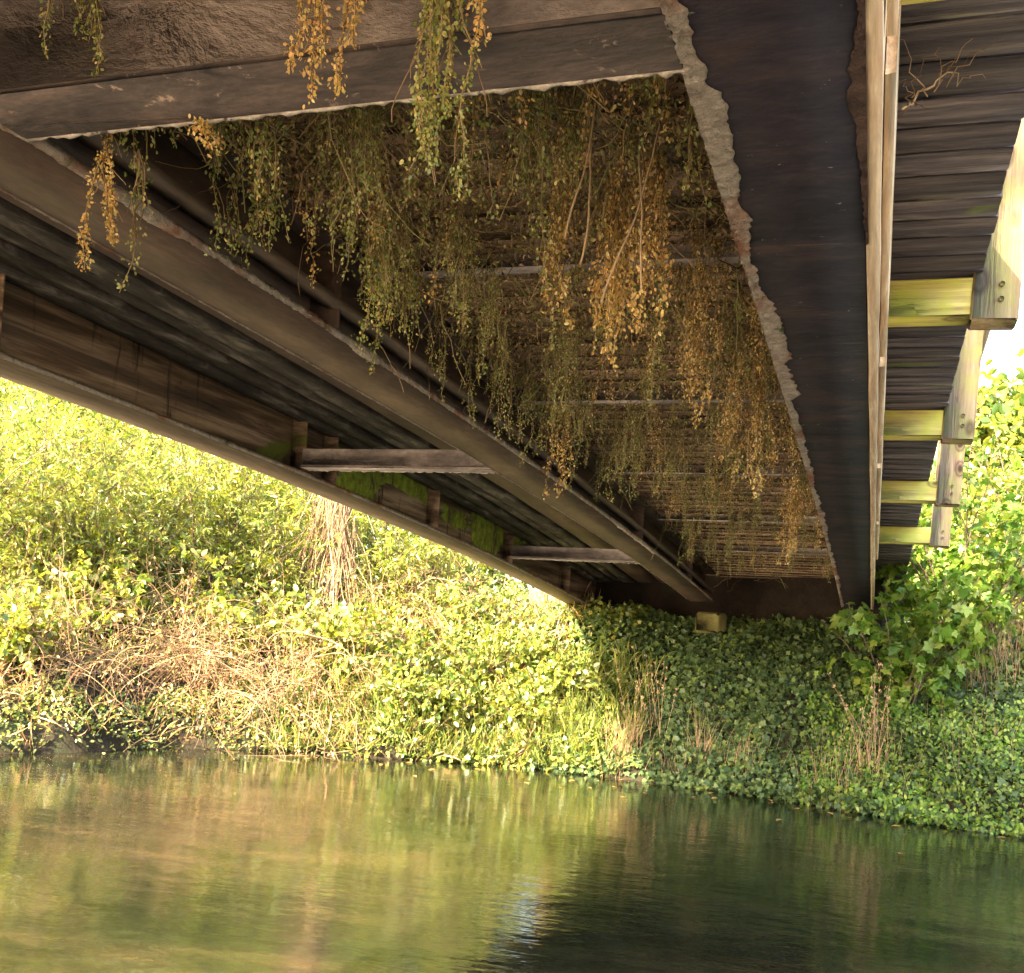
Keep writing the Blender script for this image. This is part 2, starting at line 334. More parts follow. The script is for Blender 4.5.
# ------------------------------------------------------------------ bridge
def ZB(y, c=.0029): y = np.asarray(y, float); return CAMZ+1.018+.0046*y-c*np.maximum(y, 0)**2
ZB1 = lambda y: ZB(y, .0034)
DECK = .34                                         # plank underside above the girder bottoms
br = empty('footbridge', (-1.9, 13, 1.6)); tag(br, 'weathered steel and timber footbridge seen from underneath, overgrown with hanging ivy', 'bridge')
BO = np.array(br.location)
def part(g, name, mat, parent=br, smooth=False): return g.obj(name, mat, parent, smooth, off=BO) if parent is br else g.obj(name, mat, parent, smooth, off=BO)
Y0 = -3.2
def girder(x0, x1, y1, zf, mweb, mfl, H=.335, right_web=None):
    xm = (x0+x1)/2; w = .012
    g = Geo(); g.sweep([(xm-w, .02), (xm+w, .02), (xm+w, H-.016), (xm-w, H-.016)], Y0, y1, zf); o = part(g, 'girder', mweb)
    f = Geo(); f.sweep([(x0, 0), (x1, 0), (x1, .018), (x0, .018)], Y0, y1, zf); part(f, 'bottom_flange', mfl, o)
    f = Geo(); f.sweep([(x0, H-.015), (x1, H-.015), (x1, H), (x0, H)], Y0, y1, zf); part(f, 'top_flange', mweb, o)
    return o
G3 = girder(-.368, -.078, 12.6, ZB, M['girder_brown'], M['girder_dark'])
G2 = girder(-2.064, -1.792, 12.6, ZB, M['girder_brown'], M['girder_brown'])
G1 = girder(-3.61, -3.345, 13.9, ZB1, M['web'], M['flange_tan'], H=.42)
g = Geo(); g.sweep([(-1.85, .10), (-1.80, .10), (-1.80, .135), (-1.85, .135)], Y0, 12.6, ZB, jit=.002); part(g, 'ledge', M['flange_tan'], G2)
def moss_patch(x, ya, yb, za, zb):
    a = np.linspace(0, 2*math.pi, 46, endpoint=False); k = 8
    ry = (yb-ya)/2; rz = (zb-za)/2; q = 1/np.maximum(np.abs(np.cos(a)), np.abs(np.sin(a)))**.75; r = q*(1+.10*np.sin(5*a+ya)+R.normal(0, .11, len(a)))
    V = [(x+.006, (ya+yb)/2, float(ZB1((ya+yb)/2))+(za+zb)/2)]
    for i in range(1, k+1):
        f = i/k; yy = (ya+yb)/2+ry*r*f*np.cos(a); zz = ZB1(yy)+(za+zb)/2+rz*r*f*np.sin(a)
        V += list(np.stack([x+.001+.005*(1-f**3)+R.normal(0, .0012, len(a)), yy, zz], 1))
    n = len(a); g = Geo(); F3 = [(0, 1+j, 1+(j+1) % n) for j in range(n)]; F4 = [(1+i*n+j, 1+(i+1)*n+j, 1+(i+1)*n+(j+1) % n, 1+i*n+(j+1) % n) for i in range(k-1) for j in range(n)]
    g.add(V, F3, F4); part(g, 'moss_patch', M['moss'], G1)
for b_ in [(6.45, 7.15, .03, .36), (7.15, 8.1, .23, .38), (8.35, 8.9, .15, .3), (9.0, 9.75, .05, .37), (9.0, 10.6, .2, .36)]: moss_patch(-3.4655, *b_)
# stiffeners and moss panels on the far girder
for y in (1.0, 3.4, 5.85, 6.25, 8.0, 9.9, 12.0):
    g = Geo(); g.box((-3.41, y, float(ZB1(y))+.21), (.052, .006, .185)); part(g, 'stiffener', M['web'], G1)
for y in (3.3, 5.9, 8.5, 11):
    g = Geo(); g.box((-1.862, y, float(ZB(y))+.165), (.06, .006, .14)); part(g, 'stiffener', M['girder_brown'], G2)
# long boards beside the far girder
for k, (xa, xb, dz) in enumerate([(-3.42, -3.315, .335), (-3.28, -3.165, .345), (-3.13, -3.04, .365), (-3.0, -2.86, .35), (-2.83, -2.55, .362), (-2.53, -2.1, .362)]):
    g = Geo(); g.sweep([(xa, dz), (xb, dz), (xb, dz+.045), (xa, dz+.045)], Y0, 13.2, ZB1, jit=.0015); part(g, 'edge_board', M['board'] if k < 4 else M['girder_brown'])
# planks
def planks(x0, x1, y0, y1, w, dz, amp, th=.035, gap=.006, tilt=.012):
    g = Geo(); y = y0
    while y < y1:
        ww = w*R.uniform(.86, 1.08); a = R.normal(0, amp); t = R.normal(0, tilt)
        rot = Matrix.Rotation(t, 3, 'X')@Matrix.Rotation(R.normal(0, .004), 3, 'Z')
        g.box(((x0+x1)/2+R.normal(0, .0025), y+ww/2, float(ZB(y))+dz+th/2+abs(a)), ((x1-x0)/2, ww/2-gap, th/2), np.array(rot), .003); y += ww+gap
    return g
part(planks(-1.79, -.08, Y0, 13, .19, DECK, .005), 'deck', M['plank'])
part(planks(-3.62, -1.795, Y0, 13.4, .15, DECK+.035, .003), 'deck', M['plank'])
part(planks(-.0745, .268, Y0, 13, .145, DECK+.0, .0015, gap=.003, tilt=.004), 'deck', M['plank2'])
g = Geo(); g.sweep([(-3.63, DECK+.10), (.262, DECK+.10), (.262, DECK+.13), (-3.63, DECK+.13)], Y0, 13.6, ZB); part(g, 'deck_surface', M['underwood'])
# side timbers along the outer girder
g = Geo(); g.sweep([(-.074, .0), (-.044, .0), (-.044, .25), (-.074, .25)], Y0, 12.6, ZB, jit=.0012); part(g, 'side_timber', M['wood_y'])
SP = 1.8; S1 = 3.2387*1.2
outs = [S1+SP*k for k in range(-2, 4)]; outs[1] -= .12
for k, y in enumerate(outs[1:]):
    g = Geo(); ya = outs[k]+.06; yb = y-.06
    g.sweep([(-.041, .05), (-.022, .05), (-.022, .31), (-.041, .31)], ya, yb, ZB, jit=.001); part(g, 'batten', M['wood_y'])
z_out = 1.2164-1.018
OFF = [0, 0, -.012, 0, .066, .115, .13]
for k, y in enumerate(outs):
    z = float(ZB(y))+z_out; xo = .417+OFF[k]; dpt = .055
    g = Geo(); g.box(((-.04+xo-.15)/2, y+dpt, z+.066), ((xo-.15+.04)/2, dpt, .066), bev=.006); o = part(g, 'outrigger', M['wood_x'])
    if k != 1:
        g = Geo(); g.box((xo-.075, y+dpt-.004, z+.62), (.0745, dpt+.006, .64), np.array(Matrix.Rotation(.03, 3, 'Y')), bev=.007); o = part(g, 'post', M['wood_z'])
        for hh in (.05, .1):
            b = Geo(); yy = y-.012; b.tube([(xo-.075, yy+.006, z+hh), (xo-.075, yy-.006, z+hh)], .009, 6); part(b, 'bolt', M['wire'], o)
# rail boards above the posts (outside the picture)
for dz in (.75, 1.15):
    g = Geo(); g.sweep([(.46, dz+.2), (.5, dz+.2), (.5, dz+.32), (.46, dz+.32)], Y0, 12, ZB); part(g, 'rail', M['wood_y'])
# near cross beam: web, flange reaching towards the camera, pale strip along the flange edge
def crossbeam(xa, xb, y, flange, z0, H, mat, th=.012, edge=True, tilt=0, fmat=None):
    g = Geo(); zb = float(ZB(y))+z0
    g.box(((xa+xb)/2, y-flange+.02+tilt*H/2, zb+H/2), ((xb-xa)/2, th/2, H/2-.010), np.array(Matrix.Rotation(-tilt, 3, 'X'))); o = part(g, 'cross_beam', mat)
    f = Geo(); f.box(((xa+xb)/2, y-flange/2, zb), ((xb-xa)/2, flange/2, .008)); part(f, 'flange', fmat or mat, o)
    if edge:
        e = Geo(); m = 90; xs = np.linspace(xa, xb, m); P = np.stack([xs, np.full(m, y+.004)+R.normal(0, .0015, m), np.full(m, zb-.004)+R.normal(0, .0015, m)], 1)
        e.tube(P, np.clip(.0065+R.normal(0, .002, m), .003, .012), 5); part(e, 'pale_edge', M['edge'], o)
    return o
crossbeam(-1.79, -.37, 1.84, .17, .0, .34, M['beam'], tilt=-.12, fmat=M['flange_dark'])
for y in (5.86, 9.85): crossbeam(-3.34, -2.066, y, .10, .03, .12, M['beam'])
for y in (3.5, 5.3, 7.1, 8.95, 10.6):
    g = Geo(); g.box((-1.08, y, float(ZB(y))+DECK-.034), (.705, .03, .03), bev=.006); part(g, 'joist', M['edge' if y > 8 and y < 9 else 'beam'])
# pale jagged crust along the flange edges
def crust(x, side, y0, y1, wf, thick, zf, parent, step=.011, z_off=0., name='pale_crust', mat='crust'):
    ys = np.arange(y0, y1, step); m = len(ys); base = np.array([wf(v) for v in ys])
    def oct_(sp): t = np.arange(y0-1, y1+1, sp); return np.interp(ys, t, R.normal(0, 1, len(t)))
    nz = .22*oct_(.37)+.26*oct_(.12)+.16*oct_(.05)+.09*oct_(.022)
    wv = np.clip(base*(1+np.tanh(nz)*.95), .0025, None)
    K = 6; u = np.linspace(0, 1, K); g = Geo(); V = np.empty((m, K+1, 3))
    for k in range(K):
        V[:, k, 0] = x+side*(u[k]*wv-.006)+R.normal(0, .0015, m)
        V[:, k, 2] = zf(ys)+z_off-thick*(1-.75*u[k]**2)*R.uniform(.3, 1.5, m)
        V[:, k, 1] = ys
    V[:, K, 0] = x-side*.008; V[:, K, 1] = ys; V[:, K, 2] = zf(ys)+.02+z_off; V[:, 0, 0] = x-side*(.008)
    V[:, K-1, 2] = zf(ys)+z_off-.0015
    n = K+1; i = np.arange(m-1)[:, None]*n; j = np.arange(n)[None, :]; k = (j+1) % n
    g.add(V.reshape(-1, 3), np.stack([i+j, i+k, i+n+k, i+n+j], -1).reshape(-1, 4)); part(g, name, M[mat], parent)
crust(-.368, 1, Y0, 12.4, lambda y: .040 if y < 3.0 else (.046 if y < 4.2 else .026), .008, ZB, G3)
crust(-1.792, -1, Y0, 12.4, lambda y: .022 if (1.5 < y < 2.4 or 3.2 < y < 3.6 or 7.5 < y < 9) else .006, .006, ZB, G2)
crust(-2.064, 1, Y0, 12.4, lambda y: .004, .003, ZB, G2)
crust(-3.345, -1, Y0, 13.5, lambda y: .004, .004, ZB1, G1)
crust(-.078, -1, 1.3, 2.7, lambda y: (.02*math.exp(-((y-2.05)/.35)**2)+.003), .004, ZB, G3, name='rust_patch', mat='rust')
# wire netting under the planks
g = Geo(); yA, yB, xA, xB = 1.98, 3.2, -1.1, -.55
for k in range(30):
    for s_ in (-1, 1):
        x0 = xA-.3+k*.04; P = []
        for q in range(30):
            yy = yA+(yB-yA)*q/29; xx = x0+s_*.30*(q/29)+(0 if s_ > 0 else .3)
            if xA < xx < xB: P.append((xx, yy, float(ZB(yy))+DECK-.03+.012*math.sin(9*xx+5*yy)))
        if len(P) > 3: g.tube(P, .0011, 3)
part(g, 'wire_netting', M['wire'])

# ------------------------------------------------------------------ abutment
ab = empty('bridge_abutment', (-1.8, 12.9, 1.3)); tag(ab, 'dark brown abutment wall holding up the far end of the bridge', 'abutment'); AO = np.array(ab.location)
def skewbox(g, pa, pb, th, z0, z1):
    pa = np.array(pa, float); pb = np.array(pb, float); c = (pa+pb)/2; L = np.hypot(*(pb-pa)); a = math.atan2(pb[1]-pa[1], pb[0]-pa[0])
    nrm = np.array([-math.sin(a), math.cos(a)]); c = c+nrm*th/2
    g.box((c[0], c[1], (z0+z1)/2), (L/2, th/2, (z1-z0)/2), np.array(Matrix.Rotation(a, 3, 'Z')), .01)
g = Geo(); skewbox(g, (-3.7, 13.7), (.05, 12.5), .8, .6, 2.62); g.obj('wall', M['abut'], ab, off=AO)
w1 = at(503, 600, 13.9)
g = Geo(); skewbox(g, (w1[0], 14.1), (-3.72, 13.72), .35, .6, 2.02); g.obj('wing_wall', M['concrete'], ab, off=AO)
p = at(711, 623, 12.4); g = Geo(); g.box((p[0], 12.4, p[2]), (.15, .12, .12), np.array(Matrix.Rotation(-.32, 3, 'Z')), bev=.03); g.obj('bearing_block', M['bearing'], ab, off=AO)

# ------------------------------------------------------------------ hanging vines under the deck
def vine(root, length, width, nstr, kind, label, group=None, leaf=.02, dens=95, name='hanging_vine', front=0.):
    root = np.array(root, float); t = empty(name, root); tag(t, label, 'vine', group)
    gs, gl = Geo(), Geo(); P_, D_, N_, S_ = [], [], [], []
    for k in range(nstr):
        L = length*R.uniform(.5, 1.) if k else length
        p0 = root+np.array([R.normal(0, width*.5), R.normal(0, width*.5), R.uniform(0, .0)])
        m = max(6, int(L/.035)); P = np.cumsum(np.concatenate([[p0], np.stack([R.normal(0, .0085, m-1), R.normal(0, .0085, m-1)-front*.01, -np.full(m-1, L/(m-1))*R.uniform(.75, 1.2, m-1)], 1)]), 0)
        gs.tube(P, np.linspace(.0026, .001, m), 4)
        for e_ in range(2):
            j0 = int(R.integers(0, m-3)); gs.tube(curve(P[j0], (R.normal(0, .6), R.normal(0, .6), -1), L*R.uniform(.15, .45), 7, .16, .12), .0011, 3)
        nl = int(dens*L*2.3); u = R.uniform(.02, 1, nl)**.8*(m-1); i = np.minimum(u.astype(int), m-2); q = P[i]+(P[i+1]-P[i])*(u-i)[:, None]
        clump = .55+.45*np.sin(u*1.3+R.uniform(0, 6)+k)
        q = q+rnd(nl, .0085 if leaf > .0135 else .0055)*(.4+clump[:, None])
        dd = rnd(nl, .6); dd[:, 2] -= 1.0
        kk = R.uniform(0, 1, nl) < np.clip(.25+clump*1.1, .1, 1); q, dd, u = q[kk], dd[kk], u[kk]; nl = len(q)
        P_.append(q); D_.append(dd); N_.append(rnd(nl)); S_.append(leaf*.62*R.uniform(.5, 1.35, nl))
    leaves(gl, np.concatenate(P_), np.concatenate(D_), np.concatenate(N_), np.concatenate(S_), 'round')
    gs.obj('stem', M['stem'], t, off=root); gl.obj('foliage', M[kind], t, off=root)
    return t
def deckz(y): return float(ZB(y))+DECK-.01
def vine_px(px, py, Y, *a, **k):
    p = at(px, py, Y); return vine(p, *a, **k)
# singled-out vines (pixel of the root in the photograph, distance along the bridge)
def at_deck(px, py):
    Yv = 3.
    for _ in range(30):
        p = at(px, py, Yv); Yv *= (deckz(Yv)-CAMZ)/max(p[2]-CAMZ, .05)
    return at(px, py, Yv)
vine_px(107, 128, 1.95, .30, .008, 3, 'gold', 'lone brown-orange dry vine hanging in front of the middle girder, upper left', leaf=.013, dens=520)
vine_px(140, 150, 2.0, .33, .015, 3, 'olive', 'thin green vine hanging just right of the lone brown-orange vine', leaf=.014)
vine_px(204, 112, 1.86, .085, .012, 4, 'gold', 'short pale golden tuft of dry vine caught on the near cross beam edge', leaf=.015, dens=500)
vine_px(322, -60, 1.62, .27, .012, 4, 'gold', 'left of the two pale golden vines drooping over the near cross beam', leaf=.013, dens=380)
vine_px(362, -60, 1.62, .25, .016, 4, 'gold', 'right of the two pale golden vines drooping over the near cross beam', leaf=.013, dens=380)
vine_px(452, -70, 1.62, .46, .02, 10, 'olive', 'thick green vine bunch drooping over the near cross beam, tapering below its edge', leaf=.013, dens=320)
vine_px(486, -70, 1.62, .22, .01, 4, 'gold', 'small golden tuft beside the thick green bunch on the near cross beam', leaf=.013, dens=380)
vine_px(88, -50, 1.62, .22, .03, 7, 'olive', 'green vine trailing over the near cross beam at the top left corner', leaf=.013, dens=320)
big = [(562, 170, .50, .03, 9, 'gold', 'long golden vine curtain left of the two brightest, hanging from the planks mid picture'),
       (618, 175, .55, .05, 16, 'gold', 'longest and thickest bright golden vine curtain in the middle of the deck underside'),
       (655, 150, .52, .03, 9, 'gold', 'bright golden vine curtain just right of the thickest one'),
       (700, 290, .50, .05, 9, 'gold', 'orange-gold vine curtain beside the right girder crust, halfway along the deck'),
       (750, 340, .65, .07, 16, 'gold', 'dense yellow vine curtain hanging next to the right girder'),
       (800, 470, .62, .07, 18, 'gold', 'lowest golden vine curtain at the far end beside the right girder'),
       (565, 395, .55, .06, 8, 'gold', 'dry orange vine tuft hanging low beside the middle girder'),
       (375, 205, .42, .05, 9, 'olive', 'olive vine clump ending below the middle girder, centre left'),
       (255, 130, .36, .05, 9, 'olive', 'olive vine clump crossing the middle girder left of centre')]
for (px, py, L, w_, ns, kd, lab) in big:
    p = at_deck(px, py); p[2] = deckz(p[1]); vine(p, L, w_, ns, kd, lab, leaf=.019, dens=170)
cnt = 0
while cnt < 282:
    s_ = math.exp(R.uniform(math.log(1.95), math.log(10.9))); x = R.uniform(-1.74, -.42); t = (x+1.74)/1.32
    edge = min(x+1.74, -.42-x)
    if R.uniform() > .7+.3*t: 
        if s_ < 2.6: continue
    kd = 'gold' if R.uniform() < (.05+.6*t*t*min(1, s_/3.5)) else 'olive'
    L = R.uniform(.10, .30) + (.22*R.uniform() if R.uniform() < .4 else 0)
    if t < .5: L = R.uniform(.18, .46)
    if s_ > 6: L *= .8
    zone = ('near' if s_ < 3.2 else 'middle' if s_ < 6 else 'far'); side = 'left' if t < .5 else 'right'
    col_ = 'golden' if kd == 'gold' else 'olive green'
    lab = f"thin {col_} vine strands among many under the {side} half of the planks, {zone} stretch"
    vine((x, s_, deckz(s_)), L, R.uniform(.012, .04), int(R.integers(2, 6)), kd, lab, f'{col_} vines under the {side} half of the planks, {zone} stretch', leaf=.016, dens=130)
    cnt += 1
# tangle clinging to the planks
g = Geo(); nl = 60000
yy = np.exp(R.uniform(math.log(1.9), math.log(12.3), nl)); xx = R.uniform(-1.78, -.38, nl)
den = .5+.5*np.sin(xx*9+np.sin(yy*5)*2)*np.sin(yy*6.5+xx*3); k = R.uniform(0, 1, nl) < .25+.75*den; xx, yy = xx[k], yy[k]; nl = len(xx); den = den[k]
k = R.uniform(0, 1, nl) < np.interp(yy, [2, 5.5, 9], [1, .9, .4]); xx, yy, den = xx[k], yy[k], den[k]; nl = len(xx)
P = np.stack([xx, yy, ZB(yy)+DECK-.005-np.abs(R.normal(0, .035, nl))*(.4+den)], 1); D = rnd(nl); D[:, 2] -= .5
leaves(g, P, D, rnd(nl), R.uniform(.01, .026, nl), 'curl')
for k in range(900):
    y_ = math.exp(R.uniform(math.log(1.9), math.log(12))); x_ = R.uniform(-1.76, -.4)
    v = rnd(1)[0]; v[2] = R.uniform(-.9, -.0); g.tube(curve((x_, y_, deckz(y_)), v, R.uniform(.12, .5), 9, .35, -.0), .0016, 3)
o = g.obj('clinging_tangle', M['litter']); tag(o, 'brown tangle of dead leaves and stems clinging to the plank undersides', 'plant tangle', kind='stuff')
# long bare stems that hang
for q, (px, py, L) in enumerate([(590, 90, .45), (665, 110, .5), (640, 120, .42), (600, 75, .4)]):
    p = at_deck(px, py); g = Geo(); g.tube(curve(p, (R.normal(0, .1), 0, -1), L, 14, .06, .05), .0028, 5)
    o = g.obj('bare_stem', M['cane'], off=p); o.location = p; tag(o, 'long bare straw-coloured stem hanging under the planks near the cross beam', 'stem', 'bare stems hanging under the near planks')
# dry twig under the side planks
p0 = at(905, 110, 2.55); g = Geo()
for a, b, r in [((903, 112), (952, 70), .004), ((930, 92), (990, 45), .002), ((905, 108), (925, 60), .002), ((925, 97), (900, 40), .0016), ((940, 78), (935, 30), .0016), ((950, 72), (985, 80), .0015),
                ((935, 85), (975, 30), .0014), ((915, 102), (895, 75), .0013), ((950, 70), (1010, 30), .0014), ((908, 100), (930, 110), .0012), ((942, 76), (960, 52), .0012)]:
    A = at(*a, 2.5); B = at(*b, 2.45+R.uniform(-.05, .03)); P = np.linspace(A, B, 9)+rnd(9, .006); g.tube(P, np.linspace(r, r*.4, 9), 4)
o = g.obj('dry_twig', M['cane'], off=p0); o.location = p0; tag(o, 'pale forked dry twig caught under the side planks, upper right', 'twig')

# ------------------------------------------------------------------ ivy on the bank
def cover(name, n, xr, dr, shape, mat, size, label, cat, lift=.1, tilt=.5, up_=None):
    g = Geo(); x = R.uniform(*xr, n); 
    # place by distance to the waterline
    y = np.empty(n); bx, by = BANK[:, 0], BANK[:, 1]
    y = np.interp(x, bx, by)+R.uniform(*dr, n); d = sdist(x, y); k = (d > dr[0]) & (d < dr[1]); x, y = x[k], y[k]; n = len(x)
    b = .5+.5*wob(x*4, y*4); z = np.maximum(height(x, y), .0)+R.uniform(0, 1, n)*lift*(.25+1.2*b)+.015
    D = rnd(n, .6)+(np.array([0, -.8, -.45]) if up_ is None else np.array([0, -.2, up_])); N = rnd(n, tilt)+np.array([0, -.75, .6])
    leaves(g, np.stack([x, y, z], 1), D, N, size*R.uniform(.55, 1.35, n), shape)
    o = g.obj(name, M[mat]); tag(o, label, cat, kind='stuff'); return o
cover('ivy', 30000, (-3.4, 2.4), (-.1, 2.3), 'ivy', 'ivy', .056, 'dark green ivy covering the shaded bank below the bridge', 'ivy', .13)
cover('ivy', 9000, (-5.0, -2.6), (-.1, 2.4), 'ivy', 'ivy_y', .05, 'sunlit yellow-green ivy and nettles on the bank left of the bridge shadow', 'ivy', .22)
cover('undergrowth', 11000, (-.6, 3.2), (-.12, .9), 'round', 'shrub', .042, 'light green leafy undergrowth along the waterline at the right', 'undergrowth', .25)
cover('undergrowth', 15000, (-12, -4.4), (-.12, 1.2), 'round', 'ivy_y', .04, 'low yellow-green leaves along the waterline of the left bank', 'undergrowth', .22)
cover('undergrowth', 30000, (-13, -4.0), (.7, 6.0), 'willow', 'willow', .075, 'yellow-green undergrowth higher up the left bank', 'undergrowth', .5)
cover('undergrowth', 14000, (1.6, 14), (.1, 5.0), 'round', 'shrub', .07, 'low green undergrowth on the right bank beyond the bridge', 'undergrowth', .35)
cover('grass', 2600, (-10, -3.3), (-.1, 2.6), 'blade', 'drygrass', .26, 'thin dead stems and straw matted through the left bank', 'grass', .12, tilt=1., up_=.5)
cover('grass', 3500, (-6, -2.3), (-.1, 1.2), 'blade', 'grass', .28, 'yellow-green grass on the sunlit part of the bank', 'grass', .08, tilt=1., up_=1.2)

# plants made of stems and leaves
def shrub(name, base, H, spread, nst, lmat, shape, leaf, label, cat, group=None, ntw=10, nleaf=16, lean=(0, 0), droop=.03, stemr=.012, twl=.5, smat='bark'):
    base = np.array(base, float); t = empty(name, base); tag(t, label, cat, group)
    gs, gl = Geo(), Geo(); LP, LD = [], []
    for k in range(nst):
        a = R.uniform(0, 2*math.pi); v = np.array([math.cos(a)*spread+lean[0], math.sin(a)*spread+lean[1], 1.])
        b0 = base+np.array([R.normal(0, .12*spread), R.normal(0, .12*spread), -.05]); L = H*R.uniform(.7, 1.1)
        m = 14; P = curve(b0, v, L, m, .06, droop); gs.tube(P, np.linspace(stemr, .003, m), 5)
        for q in range(ntw):
            i = int(R.uniform(.15, 1)**.8*(m-1)); i = min(i, m-2); tv = rnd(1)[0]*.8+np.array([0, 0, .35]); TL = twl*R.uniform(.5, 1.2)
            T = curve(P[i], tv, TL, 8, .14, droop*1.5); gs.tube(T, np.linspace(.0035, .001, 8), 3)
            u = R.uniform(.1, 1, nleaf)*7; ii = np.minimum(u.astype(int), 6); pp = T[ii]+(T[ii+1]-T[ii])*(u-ii)[:, None]; LP.append(pp); LD.append(unit(T[ii+1]-T[ii])*.6+rnd(nleaf, .6)-np.array([0, 0, .25]))
        LP.append(P[-3:]+0); LD.append(rnd(3))
    LP = np.concatenate(LP); LD = np.concatenate(LD); n = len(LP)
    leaves(gl, LP+rnd(n, .01), LD, rnd(n, .6)+np.array([0, 0, .8]), leaf*R.uniform(.55, 1.3, n), shape)
    gs.obj('stems', M[smat], t, off=base); gl.obj('foliage', M[lmat], t, off=base); return t
def gp(px, Y):                                         # ground point under an image column
    p = at(px, 650, Y); return np.array([p[0], Y, hz(p[0], Y)])
# tall willows / hedgerow on the left bank
wl = [(-60, 9.0, 2.9, 'far left bushy willow leaning in from the picture edge'), (35, 9.9, 2.6, 'yellow-green willow bush at the left edge above the dead brambles'),
      (120, 11.2, 2.7, 'pale willow bush second from the left edge'), (195, 11.5, 2.5, 'bright willow bush left of the dead creeper-wrapped trunk'),
      (265, 11.9, 1.9, 'willow bush directly left of the dead creeper-wrapped trunk'), (60, 12.6, 4.4, 'tall willow standing behind the left-edge bushes'),
      (170, 13.4, 4.4, 'tall willow rising behind the middle of the left bank bushes'), (-140, 11.5, 4.0, 'willow beyond the left edge of the picture'), (395, 12.6, 1.6, 'small leafy bush under the far girder right of the dead trunk'),
      (280, 14.0, 4.2, 'tall willow behind the dead creeper-wrapped trunk'), (0, 11.2, 3.2, 'dense willow filling the left edge behind the front bushes'), (110, 10.5, 1.5, 'low willow clump rising from the dead bramble tangle'),
      (240, 12.9, 3.0, 'willow between the bright bush and the dead trunk'), (440, 14.2, 2.6, 'willow under the far girder behind the brown canes')]
for (px, Y_, H, lab) in wl:
    shrub('willow_bush', gp(px, Y_), H, .42, 17, 'willow', 'willow', .085, lab, 'bush', 'willow bushes on the left bank', ntw=19, nleaf=24, twl=.7, stemr=.012, droop=.02)
for (px, Y_, H, lab) in [(10, 8.6, .75, 'yellow leafy willow shoots at the water edge, left picture edge'), (85, 9.9, 1.0, 'loose pale leafy bush rising out of the dead canes, left'), (150, 10.9, 1.3, 'pale leafy bush above the big tan tangle'),
                        (245, 10.9, 1.15, 'pale green leafy bush between the tan tangle and the dead tree'), (340, 11.2, .9, 'fresh green leafy bush below the dead tree')]:
    shrub('willow_bush', gp(px, Y_), H, .6, 12, 'willow', 'round', .085, lab, 'bush', 'willow bushes on the left bank', ntw=9, nleaf=14, twl=.5, stemr=.008, droop=.04)
# leafy shrub beside the right girder end and others to the right
shrub('leafy_shrub', gp(900, 11.0), 1.55, .5, 17, 'shrub', 'ivy', .10, 'broad-leaved green shrub growing beside the end of the right girder', 'shrub', ntw=9, nleaf=11, twl=.4)
shrub('leafy_shrub', gp(965, 11.4), 2.3, .42, 20, 'shrub', 'ivy', .095, 'broad-leaved green shrub right of the railing posts', 'shrub', ntw=10, nleaf=12, twl=.45)
shrub('leafy_shrub', gp(1055, 12.5), 2.7, .45, 16, 'willow', 'round', .085, 'tall pale green shrub at the right edge of the picture', 'shrub', ntw=13, nleaf=16, twl=.6)
shrub('leafy_shrub', gp(1000, 14.5), 2.8, .36, 16, 'tree', 'round', .09, 'pale bush far behind the railing posts', 'shrub', ntw=13, nleaf=16, twl=.65)
shrub('leafy_shrub', gp(935, 14.5), 1.9, .5, 14, 'shrub', 'round', .09, 'green bush behind the last railing post', 'shrub', ntw=12, nleaf=16, twl=.6)
# bright bramble bushes, centre bank
for (px, Y_, H, lab) in [(415, 11.0, .8, 'fresh green bramble mound by the water left of centre'), (540, 11.15, .45, 'low yellow-green nettles at the waterline beside the grass clump'), (455, 11.1, .5, 'low bramble leaves over the water, centre left'), (430, 11.6, .95, 'rounded green bramble bush right of the dead canes'), (385, 11.2, .6, 'low bramble leaves trailing to the water among dead canes'), (500, 11.6, .7, 'sunlit yellow bramble leaves near the bridge shadow'),
                        (560, 11.5, .5, 'small yellow nettle clump at the edge of the bridge shadow'), (470, 12.6, 1.0, 'green bramble below the pale wing wall')]:
    shrub('bramble_bush', gp(px, Y_), H, .7, 14, 'ivy_y', 'round', .065, lab, 'bramble', 'bramble bushes on the sunlit bank', ntw=9, nleaf=13, twl=.35, stemr=.005, droop=.06)
# trees further off
def tree(base, H, rad, label, nclump=95, nl=200, leaf=.17, group='trees beyond the far bank', i0=1):
    base = np.array(base, float); t = empty('tree', base); tag(t, label, 'tree', group); gs, gl = Geo(), Geo()
    Tr = curve(base-np.array([0, 0, .1]), (R.normal(0, .05), R.normal(0, .05), 1), H*.75, 12, .05); gs.tube(Tr, np.linspace(.14, .04, 12), 8)
    for k in range(nclump):
        i = int(R.integers(i0, 12)); a = R.uniform(0, 6.28); e = R.uniform(-.2, .9); v = np.array([math.cos(a), math.sin(a), e]); L = rad*R.uniform(.35, 1.)*(1.15-.45*i/11)
        B = curve(Tr[i], v, L, 7, .12, -.02); gs.tube(B, np.linspace(.03, .006, 7), 4)
        for q in (3, 4, 5, 6):
            m = nl//4; P = B[q]+rnd(m, rad*.10); leaves(gl, P, rnd(m)-np.array([0, 0, .4]), rnd(m, .6)+np.array([0, 0, .7]), leaf*R.uniform(.6, 1.2, m), 'round')
    gs.obj('trunk', M['bark'], t, off=base); gl.obj('crown', M['tree'], t, off=base)
tl = [(-250, 17, 8.5, 3.4), (-60, 19, 9.5, 3.8), (90, 18, 5.6, 2.6), (260, 19, 9.0, 3.6), (440, 20, 8.0, 3.4), (640, 24, 6.5, 2.8), (860, 24, 5.5, 2.5), (1120, 18, 5.0, 2.3), (1000, 17, 4.4, 2.2)]
